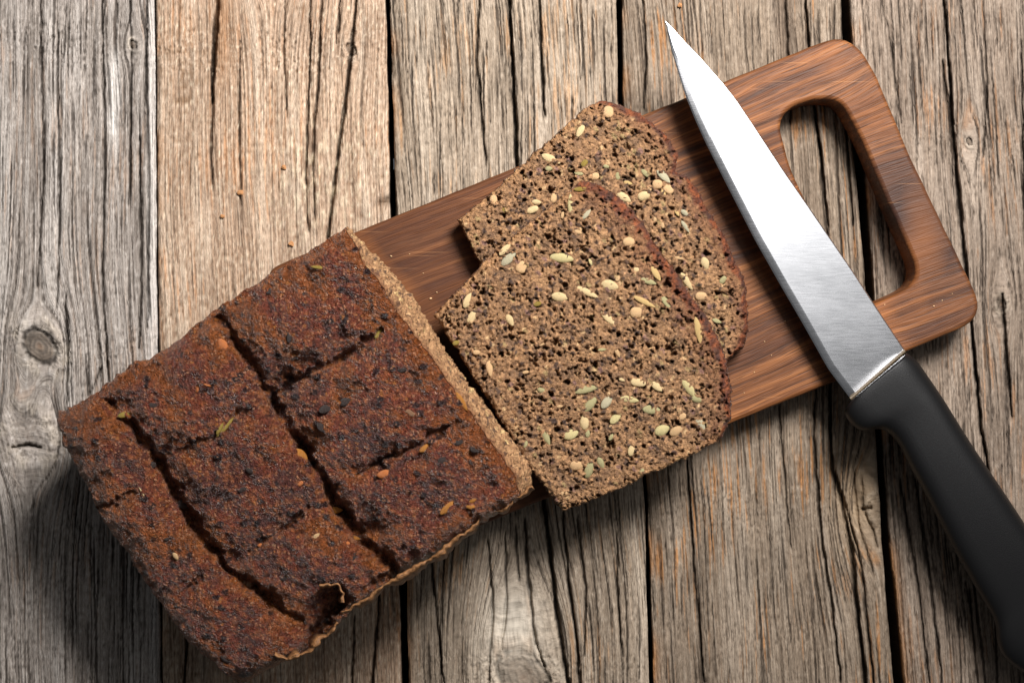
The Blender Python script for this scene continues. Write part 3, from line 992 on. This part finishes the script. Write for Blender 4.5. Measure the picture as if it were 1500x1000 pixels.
RS = [(851, 190, 23, 10, 62, 'cream'), (807, 233, 31, 11, -24, 'cream'), (891, 164, 18, 16, 90, 'nut'), (723, 293, 15, 13, 90, 'nut'),
      (786, 296, 14, 8, -5, 'cream'), (780, 307, 17, 12, 20, 'cream'), (943, 287, 18, 15, 20, 'cream'), (963, 270, 15, 14, 0, 'nut'),
      (979, 277, 17, 15, -40, 'nut'), (972, 258, 26, 11, -46, 'grey'), (945, 254, 15, 8, -46, 'green'), (914, 289, 24, 11, -32, 'cream'),
      (1033, 386, 21, 12, -72, 'cream'), (1006, 412, 30, 9, -56, 'cream'), (856, 239, 12, 9, 50, 'olive'), (888, 244, 9, 6, -10, 'green'),
      (848, 254, 13, 6, -10, 'green'), (920, 268, 13, 6, -15, 'yellow'), (872, 258, 12, 12, 0, 'nut'), (804, 247, 11, 7, 0, 'green'),
      (739, 308, 9, 8, 80, 'olive'), (1003, 312, 14, 8, -40, 'grey'), (992, 312, 11, 5, -60, 'yellow'), (1027, 434, 18, 15, 0, 'nut'),
      (971, 330, 9, 6, 90, 'tan'), (811, 290, 13, 11, 80, 'nut'), (905, 258, 12, 9, 85, 'green'), (952, 276, 11, 6, 80, 'tan'),
      (972, 283, 11, 6, -60, 'yellow'), (1004, 332, 20, 6, -55, 'grey'), (995, 378, 14, 5, -10, 'tan'), (1059, 410, 12, 9, 50, 'green'),
      (1050, 470, 14, 7, -20, 'green'), (960, 320, 10, 6, 70, 'tan'), (1025, 455, 16, 5, -30, 'olive')]
for (x, y, l_, w_, a_, c_) in RS:
    put_seed(rear, x, y, 0.025, l_ * 1.04, w_ * 1.08, a_, c_, thick=0.5, rise=0.34)

# ------------------------------------------------------------------ the loaf
TOPCUT = [(506, 335), (530, 380), (560, 420), (580, 456), (604, 487), (631, 523), (655, 559), (689, 602), (712, 640), (736, 670), (756, 702), (764, 728)]
UPPER = [(506, 335), (480, 351), (460, 364), (427, 382), (404, 396), (384, 410), (346, 433), (308, 459), (269, 492), (232, 518), (212, 528), (196, 531), (168, 554), (140, 577), (121, 588), (98, 599), (84, 605)]
LEFT = [(84, 605), (86, 625), (92, 650), (106, 672), (120, 698), (132, 722), (144, 750), (162, 778), (182, 802), (208, 844), (240, 890), (256, 912), (272, 937), (320, 977), (352, 1003)]
LOWER = [(764, 728), (744, 742), (722, 756), (700, 768), (678, 782), (645, 806), (620, 822), (598, 838), (575, 850), (552, 868), (530, 880), (512, 893), (500, 908), (492, 920), (470, 938), (452, 950), (430, 962), (410, 972), (380, 988), (352, 1003)]
n = 300
m = 340
P0 = smooth_path(TOPCUT, n)
g = coons(P0, smooth_path(LEFT, n), smooth_path(UPPER, m), smooth_path(LOWER, m))
X, Y = g[..., 0].copy(), g[..., 1].copy()
u = np.linspace(0, 1, n)[None] + np.zeros((m, 1))
v = np.linspace(0, 1, m)[:, None] + np.zeros((1, n))
dU = u * 455
dL = (1 - u) * 455
dE = (1 - v) * 540
dC = v * 540
dall = np.minimum(np.minimum(dU, dL), dE)
fal = np.exp(-np.minimum(dall, dC) / 14)
X += fal * (2.5 * perlin(X / 16, Y / 16, 501) + 1.3 * perlin(X / 6, Y / 6, 502))
Y += fal * (2.5 * perlin(X / 16, Y / 16, 503) + 1.3 * perlin(X / 6, Y / 6, 504))
base = 0.085 - 0.027 * v
dome = -0.006 * np.exp(-dU / 20) - 0.005 * np.exp(-dE / 16) - 0.007 * np.exp(-dL / 9) - 0.002 * np.exp(-dC / 8)
bump = 0.0022 * fbm(X / 66, Y / 66, 510, 2) + 0.0008 * fbm(X / 20, Y / 20, 514, 3)
f1_, f2_, ci = worley(X / 9 + .3 * perlin(X / 8, Y / 8, 520), Y / 9, 521)
pebble = (0.5 - f1_) * 0.0007 * (0.3 + ci)
f1b, f2b, cib = worley(X / 5, Y / 5, 523)
pebble = pebble + (0.5 - f1b) * 0.0003
pk = sm(0.45, 0.15, f1_)
H = bump + pebble
GRO = [
    ([(322, 468), (340, 492), (362, 522), (384, 556), (403, 588), (428, 632), (450, 662), (470, 697), (492, 737), (516, 772), (545, 802), (580, 836)], 6.5, 0.0070, 20),
    ([(163, 592), (186, 616), (206, 640), (228, 668), (250, 708), (277, 757), (305, 797), (340, 838), (372, 862), (408, 886), (436, 908)], 6.5, 0.0070, 20),
    ([(400, 580), (430, 556), (462, 541), (497, 527), (530, 508), (556, 484)], 5.5, 0.0048, 18),
    ([(524, 694), (562, 674), (604, 653), (658, 627)], 3.0, 0.0035, 9),
    ([(258, 662), (290, 652), (316, 636), (350, 606)], 4.0, 0.0022, 14),
    ([(366, 806), (400, 786), (428, 766), (448, 742)], 3.5, 0.0026, 13),
    ([(143, 742), (160, 740), (178, 728), (192, 722)], 3.0, 0.0030, 8),
    ([(258, 880), (276, 862), (296, 848)], 3.0, 0.0026, 10),
    ([(500, 876), (486, 892), (470, 912), (462, 930)], 8.0, 0.0120, 14),
    ([(532, 860), (570, 842)], 4.0, 0.003, 10),
]
jx = X + 6 * perlin(X / 20, Y / 20, 530) + 3.0 * perlin(X / 7, Y / 7, 531)
jy = Y + 6 * perlin(X / 20, Y / 20, 532) + 3.0 * perlin(X / 7, Y / 7, 533)
gvar = 0.75 + 0.55 * fbm(X / 45, Y / 45, 535, 2)
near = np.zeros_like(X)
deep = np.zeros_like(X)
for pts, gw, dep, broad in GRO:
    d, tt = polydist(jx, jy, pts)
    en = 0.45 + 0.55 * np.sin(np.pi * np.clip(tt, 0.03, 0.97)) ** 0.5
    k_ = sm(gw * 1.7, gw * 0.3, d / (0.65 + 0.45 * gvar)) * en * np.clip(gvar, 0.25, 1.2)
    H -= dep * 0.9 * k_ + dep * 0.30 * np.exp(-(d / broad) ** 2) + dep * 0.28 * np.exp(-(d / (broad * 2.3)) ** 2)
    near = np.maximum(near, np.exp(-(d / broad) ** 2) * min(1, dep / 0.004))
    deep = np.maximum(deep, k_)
Z = base + dome + H
edgek = np.exp(-np.minimum(np.minimum(dU, dE), np.minimum(dC, dL * 1.2)) / 42)
C = np.broadcast_to(lin((108, 57, 43)), X.shape + (3,)).copy()
c1 = fbm(X / 75, Y / 75, 540, 3) - 1.1 * edgek
C = mix(C, lin((80, 48, 43)), sm(-0.3, 0.5, c1) * 0.9)
C = mix(C, lin((120, 68, 34)), sm(-0.15, -0.8, c1) * 0.9)
c2 = fbm(X / 13, Y / 13, 544, 3)
C = mix(C, lin((142, 86, 54)), sm(0.15, 0.7, c2) * 0.6)
C = mix(C, lin((62, 42, 38)), sm(-0.25, -0.8, c2) * 0.6)
C = mix(C, lin((150, 90, 42)), near * sm(-0.3, 0.5, fbm(X / 11, Y / 11, 548, 2)) * 0.7)
tanf = (ci > 0.62) * pk
C = mix(C, lin((158, 100, 66)), tanf * 0.5)
f1c, _, cic = worley(X / 17 + .25 * perlin(X / 7, Y / 7, 551), Y / 15, 552)
blk = sm(0.36, 0.24, f1c) * (cic < 0.09)
C = mix(C, lin((33, 26, 29)), blk * 0.9)
H2 = blk * 0.0005
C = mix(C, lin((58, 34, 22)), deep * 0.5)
Z = Z + H2
V = W(X, Y, Z)
loaf = empty('bread_loaf', 'dark brown seeded rye loaf with scored crust, its cut end on the board', 'bread loaf', tuple(W(np.array(430.), np.array(670.), 0.012)))
# outer wall: all sides but the cut one
side = np.concatenate([np.arange(0, m) * n, (m - 1) * n + np.arange(1, n), np.arange(m - 2, -1, -1) * n + n - 1])
top = V.reshape(-1, 3)[side]
vv = v.reshape(-1)[side]
cen_ = top.mean(0)
nrm = top[:, :2] - cen_[:2]
nrm /= np.linalg.norm(nrm, axis=1)[:, None]
bz = 0.0275 * (1 - vv) + 0.0008
rows = []
lv = 26
for i in range(1, lv + 1):
    f = i / lv
    q = top.copy()
    q[:, 2] = top[:, 2] * (1 - f) + bz * f
    q[:, :2] += nrm * (-0.0055 * f ** 1.3 + 0.0012 * perlin(top[:, :1] * 300 + 7, q[:, 2:3] * 260 + top[:, 1:2] * 300, 560) + 0.0007 * perlin(top[:, :1] * 900, q[:, 2:3] * 900 + top[:, 1:2] * 900, 561))
    rows.append(q)
ns = len(side)
Vw = np.concatenate([V.reshape(-1, 3), np.stack(rows).reshape(-1, 3)])
off = n * m
f_side = gridfaces(lv, ns, off)
i0 = side[:-1]
i1 = side[1:]
f_join = np.stack([i0, i1, off + np.arange(1, ns), off + np.arange(ns - 1)], -1)
cw_ = np.broadcast_to(lin((128, 76, 40)), (lv, ns, 3)).copy()
wn = fbm(top[None, :, 0] * 260 + np.arange(lv)[:, None] * 0.35, top[None, :, 1] * 260 + np.arange(lv)[:, None] * .2, 563, 3)
cw_ = mix(cw_, lin((78, 46, 30)), sm(-0.2, 0.6, wn))
Cw = np.concatenate([C.reshape(-1, 3), cw_.reshape(-1, 3)])
bot = (off + (lv - 1) * ns + np.arange(ns))[None]
mesh_from('crust', Vw, [gridfaces(m, n, flip=True), f_side[:, ::-1], f_join[:, ::-1], bot[:, ::-1]], M_CRUST, loaf, {'col': np.clip(Cw * 1.3, .006, .9)}, origin=tuple(loaf.location))
# cut face
OUT = [(510, 337), (536, 364), (566, 390), (590, 420), (612, 448), (632, 482), (649, 511), (672, 543), (696, 574), (734, 624), (766, 664), (780, 690), (778, 710), (766, 727)]
po = smooth_path(OUT, n)
top = V[0]
bw = W(po[:, 0], po[:, 1], np.full(n, 0.028))
lv = 70
f = np.linspace(0, 1, lv)[:, None, None]
Vc = top[None] * (1 - f) + bw[None] * f
ss = np.linspace(0, 455, n)[None] + 0 * f[..., 0]
tt = f[..., 0] * 265 + 0 * ss
wx = ss + 2 * perlin(ss / 6, tt / 6, 571)
wy = tt + 2 * perlin(ss / 6, tt / 6, 572)
dep = np.zeros_like(ss)
for cell, keep, rad, dp, st in ((8, .4, .42, .0012, 0), (13, .45, .4, .0020, 5)):
    f1_, _, ci = worley(wx / cell, wy / cell, 580 + st)
    dep = np.maximum(dep, sm(rad, rad * .4, f1_) * (ci < keep) * dp)
hh = -dep + 0.0010 * fbm(ss / 12, tt / 12, 590, 3)
hh = hh * sm(0, 26, tt)
Vc = Vc + hh[..., None] * np.array([0.796, 0.605, 0.0]) + np.array([0.0001, 0.0001, 0.0001])
Cc = np.broadcast_to(lin((168, 128, 90)), ss.shape + (3,)).copy()
c2 = fbm(ss / 9, tt / 14, 593, 3)
Cc = mix(Cc, lin((200, 160, 116)), sm(0.05, 0.7, c2) * 0.8)
Cc = mix(Cc, lin((120, 88, 62)), sm(-0.1, -0.7, c2) * 0.8)
f1_, _, ci = worley(wx / 11, wy / 20, 596)
Cc = mix(Cc, lin((70, 53, 45)), sm(.40, .28, f1_) * (ci < 0.24) * 0.85)
Cc = mix(Cc, lin((206, 178, 124)), sm(.40, .28, f1_) * (ci > 0.93) * 0.85)
Cc = mix(Cc, lin((112, 62, 34)), np.exp(-tt / 38) * 0.8)
mesh_from('cut_face', Vc, [gridfaces(lv, n, flip=True)], M_CRUMB, loaf, {'col': np.clip(Cc, .01, .9)}, origin=tuple(loaf.location))


def loaf_z(px, py):
    i = np.argmin((X - px) ** 2 + (Y - py) ** 2)
    return float(Z.reshape(-1)[i])


LS = [(555, 487, 23, 11, 55, 'olive'), (326, 507, 26, 17, -62, 'orange'), (440, 666, 27, 15, -35, 'gold'), (490, 747, 24, 11, 0, 'gold'),
      (518, 787, 20, 8, -15, 'gold'), (508, 795, 18, 8, -40, 'orange'), (566, 694, 30, 16, 10, 'orange'), (656, 743, 31, 11, 42, 'gold'),
      (470, 392, 30, 6, -6, 'olive'), (676, 588, 32, 9, -58, 'gold'), (330, 625, 40, 8, 48, 'olive'), (322, 628, 22, 7, 60, 'olive'),
      (625, 655, 26, 11, 30, 'gold'), (290, 566, 18, 6, 75, 'orange'), (304, 564, 14, 4, -15, 'orange'), (692, 731, 16, 12, 20, 'gold'),
      (690, 742, 18, 10, -10, 'gold'), (440, 708, 10, 7, 40, 'orange'), (383, 798, 13, 7, 10, 'orange'), (463, 785, 14, 7, 40, 'tan'),
      (258, 815, 16, 8, -50, 'tan'), (210, 724, 26, 3, -60, 'cream'), (182, 607, 20, 10, 15, 'olive'), (362, 855, 14, 12, 0, 'brown'),
      (221, 681, 14, 12, 0, 'black'), (505, 588, 18, 13, 30, 'black'), (478, 598, 24, 13, 25, 'black'), (472, 627, 20, 12, -40, 'black'),
      (446, 432, 17, 9, 60, 'black'), (424, 492, 18, 10, 80, 'black'), (395, 425, 14, 9, 50, 'black'), (590, 540, 16, 11, 20, 'black'),
      (676, 646, 22, 12, 20, 'black'), (697, 658, 16, 14, 0, 'black'), (650, 674, 18, 11, 10, 'black'), (223, 594, 14, 10, 0, 'black'),
      (270, 738, 18, 16, 0, 'black'), (367, 690, 14, 10, -20, 'black'), (355, 717, 14, 9, 20, 'black'), (416, 845, 20, 14, -20, 'black'),
      (245, 788, 15, 9, 0, 'black'), (518, 815, 13, 8, 60, 'black'), (400, 800, 13, 8, 0, 'brown'), (600, 605, 22, 11, -25, 'brown'), (330, 965, 16, 11, -40, 'black')]
for (x, y, l_, w_, a_, c_) in LS:
    put_seed(loaf, x, y, loaf_z(x, y), l_ * (1.15 if c_ == 'black' else 1), w_, a_, c_, thick=0.5, rise=0.12 if c_ in ('black', 'brown') else 0.2)

# dry curled skin along the lower edge of the loaf


def flap(pts, wpx, z0, seed):
    p = smooth_path(pts, 150, 2)
    k_ = len(p)
    s_ = np.linspace(0, 1, k_)
    tn = np.gradient(p, axis=0)
    tn /= np.linalg.norm(tn, axis=1)[:, None]
    nm = np.stack([-tn[:, 1], tn[:, 0]], -1)
    a_ = s_ * np.hypot(*np.diff(p, axis=0).T).sum() / 2.6
    wob = 3.2 * perlin(a_ / 8., a_ * 0., seed) + 2.0 * perlin(a_ / 3.3, a_ * 0. + .3, seed + 1)
    w_ = wpx * (0.35 + 0.65 * np.sin(np.pi * np.clip(s_, .04, .96)) ** .6) * np.clip(0.75 + 1.2 * perlin(a_ / 9., a_ * 0. + .5, seed + 2) + 0.5 * perlin(a_ / 3.2, a_ * 0. + .5, seed + 4), 0.12, 2.0)
    rows_ = []
    for j, f_ in enumerate((-1.6, -0.5, 0.15, 0.5, 0.62)):
        q = p + nm * (wob[:, None] + (w_ * f_)[:, None])
        zz = np.interp(p[:, 0], [410, 770], [z0 - 0.010, z0 + 0.002]) + (-0.006, -0.001, 0.0012, 0.0004, -0.002)[j] + 0.0007 * perlin(a_ / 9., a_ * 0. + j * .4, seed + 3)
        rows_.append(W(q[:, 0], q[:, 1], zz))
    V_ = np.stack(rows_)
    o = mesh_from('crust_flap', V_, [gridfaces(5, k_)], M_FLAP, loaf, origin=tuple(loaf.location))
    md = o.modifiers.new('solid', 'SOLIDIFY')
    md.thickness = 0.0003
    return o


flap([(780, 712), (762, 728), (742, 742), (722, 752), (712, 748), (704, 752), (700, 764), (696, 772), (680, 782), (660, 796), (640, 814), (610, 830), (585, 846), (560, 860), (536, 878), (514, 892), (500, 896)], 3.6, 0.077, 600)
flap([(502, 882), (504, 868), (494, 858), (480, 856), (468, 858)], 5, 0.079, 610)
flap([(402, 958), (420, 964), (440, 960), (458, 950), (466, 936), (482, 926), (496, 912)], 6, 0.075, 620)

# ------------------------------------------------------------------ knife
EDGE = [(974, 31), (977, 45), (983, 72), (992, 102), (1004, 140), (1018, 175), (1033, 208), (1060, 262), (1082, 305), (1105, 350), (1140, 412), (1176, 474), (1213, 540), (1244.5, 582)]
SPINE = [(974, 31), (986, 42), (1000, 58), (1022, 80), (1040, 100), (1062, 125), (1080, 148), (1103, 182), (1128, 220), (1152, 256), (1180, 296), (1215, 347), (1250, 398), (1285, 452), (1325, 512)]
ke = smooth_path(EDGE, 120)
ks = smooth_path(SPINE, 120)
KD = np.array([1288. - 974, 551. - 31])
KD /= np.linalg.norm(KD)


def kz(x, y):   # the knife leans: fulcrum on the board rim, butt on the table
    s_ = (x - 1288) * KD[0] + (y - 551) * KD[1]
    e_ = (y - 551) * KD[0] - (x - 1288) * KD[1]
    return 0.0215 - s_ * S * 0.07 + e_ * S * 0.11


knife = empty('knife', 'kitchen knife with a bright steel blade on the board and a black handle', 'knife', tuple(W(np.array(1290.), np.array(551.), 0.018)))
prof = [(1.0, -0.0021), (1.0, -0.0004), (0.985, 0.0), (0.6, 0.00005), (0.20, -0.0001), (0.12, -0.00022), (0.035, -0.0006), (0.0, -0.0009), (0.035, -0.0011), (0.5, -0.0022)]
rows = []
tw = np.linspace(0, 1, 120)
for (f_, dz) in prof:
    if f_ in (0.20, 0.12, 0.035):   # keep the ground edge a constant width
        ww = np.hypot(*(ks - ke).T) + 1e-6
        wpx = {0.20: 11, 0.12: 8, 0.035: 2.4}[f_]
        ff = np.minimum(wpx / ww, f_ * 1.6)[:, None]
    else:
        ff = f_
    q = ke * (1 - ff) + ks * ff
    rows.append(W(q[:, 0], q[:, 1], kz(q[:, 0], q[:, 1]) + dz * (0.35 + 0.65 * np.minimum(tw * 3, 1))))
Vk = np.stack(rows + [rows[0]])
blade = mesh_from('blade', Vk, [gridfaces(len(prof) + 1, 120)], M_STEEL, knife, origin=tuple(knife.location), smooth=True)
bmx = bmesh.new()
bmx.from_mesh(blade.data)
bmesh.ops.remove_doubles(bmx, verts=bmx.verts, dist=1e-7)
bmesh.ops.holes_fill(bmx, edges=bmx.edges)
bmesh.ops.recalc_face_normals(bmx, faces=bmx.faces)
for e in bmx.edges:
    if len(e.link_faces) == 2 and e.calc_face_angle(0) > math.radians(9):
        e.smooth = False
bmx.to_mesh(blade.data)
bmx.free()
# handle: lofted sections
HL = [(1247, 586), (1237, 598), (1237, 607), (1243, 616), (1252, 626), (1261, 631), (1274, 630), (1287, 627), (1299, 631), (1310, 641), (1318, 653), (1334, 685), (1352, 717), (1375, 762), (1400, 810), (1430, 862), (1452, 898), (1459, 916), (1459, 930), (1462, 946), (1470, 962), (1486, 976), (1503, 986), (1530, 1000)]
HR = [(1328, 517), (1337, 522), (1346, 532), (1365, 559), (1385, 589), (1407, 625), (1430, 661), (1465, 712), (1500, 765), (1540, 827), (1570, 874), (1592, 912), (1600, 945)]
hl = smooth_path(HL, 130, 3)
hr = smooth_path(HR, 130, 3)
ns_ = 130
sec = []
NP = 36
tt_ = np.linspace(0, 1, ns_)
for j in range(NP):
    th = 2 * math.pi * j / NP
    c_, s_ = math.cos(th), math.sin(th)
    e_ = 0.55
    xx = math.copysign(abs(c_) ** e_, c_)
    zz = math.copysign(abs(s_) ** (0.5), s_)
    end = np.minimum(1, np.sqrt(np.clip(tt_ / 0.006, 0, 1) * 0.35 + 0.65)) * np.minimum(1, np.sqrt(np.clip((1 - tt_) / 0.03, 0.01, 1)))
    hw = 0.5 * xx
    q = hl * (0.5 - hw) + hr * (0.5 + hw)
    hz = 0.0085 + 0.0018 * np.sin(np.pi * np.clip(tt_ * 1.1, 0, 1))
    mid = (hl + hr) / 2
    zc = kz(mid[:, 0], mid[:, 1]) - 0.0018
    z_ = zc + hz * zz * end
    # shallow dished flat on the upper face
    sec.append(W(q[:, 0], q[:, 1], np.maximum(z_, 0.0004)))
Vh = np.stack(sec + [sec[0]])
hd = mesh_from('handle', Vh, [gridfaces(NP + 1, ns_)], M_HANDLE, knife, origin=tuple(knife.location))
bmx = bmesh.new()
bmx.from_mesh(hd.data)
bmesh.ops.remove_doubles(bmx, verts=bmx.verts, dist=1e-6)
bmesh.ops.holes_fill(bmx, edges=bmx.edges)
bmesh.ops.recalc_face_normals(bmx, faces=bmx.faces)
bmx.to_mesh(hd.data)
bmx.free()
# thin worn collar where the blade enters the handle
a0, a1 = np.array([1246., 584.]), np.array([1326., 513.5])
pd = np.array([a1[1] - a0[1], -(a1[0] - a0[0])])
pd /= np.linalg.norm(pd)
cs = []
for (f_, dz) in ((-1.6, -0.002), (-1.6, 0.0003), (3.0, 0.0003), (3.2, -0.002)):
    q = np.linspace(a0, a1, 14) - pd * (f_ - 1.0)
    cs.append(W(q[:, 0], q[:, 1], kz(q[:, 0], q[:, 1]) + dz))
Vcl = np.stack(cs + [cs[0]])
col_o = mesh_from('collar', Vcl, [gridfaces(5, 14)], M_COLLAR, knife, origin=tuple(knife.location))
bmx = bmesh.new()
bmx.from_mesh(col_o.data)
bmesh.ops.remove_doubles(bmx, verts=bmx.verts, dist=1e-7)
bmesh.ops.recalc_face_normals(bmx, faces=bmx.faces)
bmx.to_mesh(col_o.data)
bmx.free()

# ------------------------------------------------------------------ crumbs
M_OCR = mat_plain('orange_crumb', (170, 122, 80), 0.8, 0.3)


def crumb_mesh(seed):
    bm_ = bmesh.new()
    bmesh.ops.create_icosphere(bm_, subdivisions=2, radius=0.5)
    r_ = random.Random(seed)
    ph = [r_.uniform(0, 6) for _ in range(3)]
    for v_ in bm_.verts:
        c_ = v_.co
        v_.co = c_ * (1 + 0.22 * math.sin(7 * c_.x + ph[0]) + 0.2 * math.sin(8 * c_.y + ph[1]) + 0.15 * math.sin(9 * c_.z + ph[2]))
        v_.co.z *= 0.6
    me_ = bpy.data.meshes.new('crumb')
    bm_.to_mesh(me_)
    bm_.free()
    me_.materials.append(M_OCR)
    return me_


CR = [(352, 282, 9, 'orange bread crumb on the second plank, upper right of the crumb pair above the loaf'),
      (326, 317, 8, 'orange bread crumb on the second plank, lower left of the crumb pair above the loaf'),
      (427, 357, 9, 'orange bread crumb lying close to the upper edge of the loaf'),
      (416, 245, 9, 'orange bread crumb highest up the plank above the loaf'),
      (996, 8, 9, 'orange bread crumb above the knife tip at the top of the table')]
for i, (x, y, d_, lb) in enumerate(CR):
    o = bpy.data.objects.new('bread_crumb', crumb_mesh(i))
    COL.objects.link(o)
    o.location = W(np.array(float(x)), np.array(float(y)), 0.0)
    o.location.z = 0.0002
    o.scale = (d_ * S * .85, d_ * S * .7, d_ * S * .6)
    o.rotation_euler = (0, 0, i * 1.3)
    o['label'] = lb
    o['category'] = 'crumb'
    o['group'] = 'crumbs scattered on the planks'
# finest crumbs on the board
bm = bmesh.new()
rr = random.Random(11)
spots = [(573, 375, 4), (631, 437, 5), (640, 428, 3), (620, 400, 2.2), (600, 372, 2.2), (1368, 448, 3), (1296, 446, 2.5), (1120, 500, 2.5), (1105, 545, 2.5), (1090, 575, 2.2),
         (1150, 470, 2.2), (1130, 520, 2), (1110, 300, 2.2), (1060, 200, 2), (1380, 440, 2.5), (1395, 430, 2)]
for (x, y, d_) in spots:
    p = W(np.array(float(x)), np.array(float(y)), BT + 0.0005)
    bmesh.ops.create_icosphere(bm, subdivisions=1, radius=d_ * S * .36,
                               matrix=Matrix.Translation(p) @ Matrix.Rotation(rr.random() * 6, 4, 'Z') @ Matrix.Diagonal((1.2, .7, .6, 1)))
me = bpy.data.meshes.new('crumb_dust')
bm.to_mesh(me)
bm.free()
me.materials.append(mat_plain('pale_crumb', (214, 176, 132), 0.8, 0.3))
o = bpy.data.objects.new('crumb_dust', me)
COL.objects.link(o)
o['kind'] = 'stuff'
o['label'] = 'tiny pale crumbs scattered on the wooden cutting board'
o['category'] = 'crumbs'
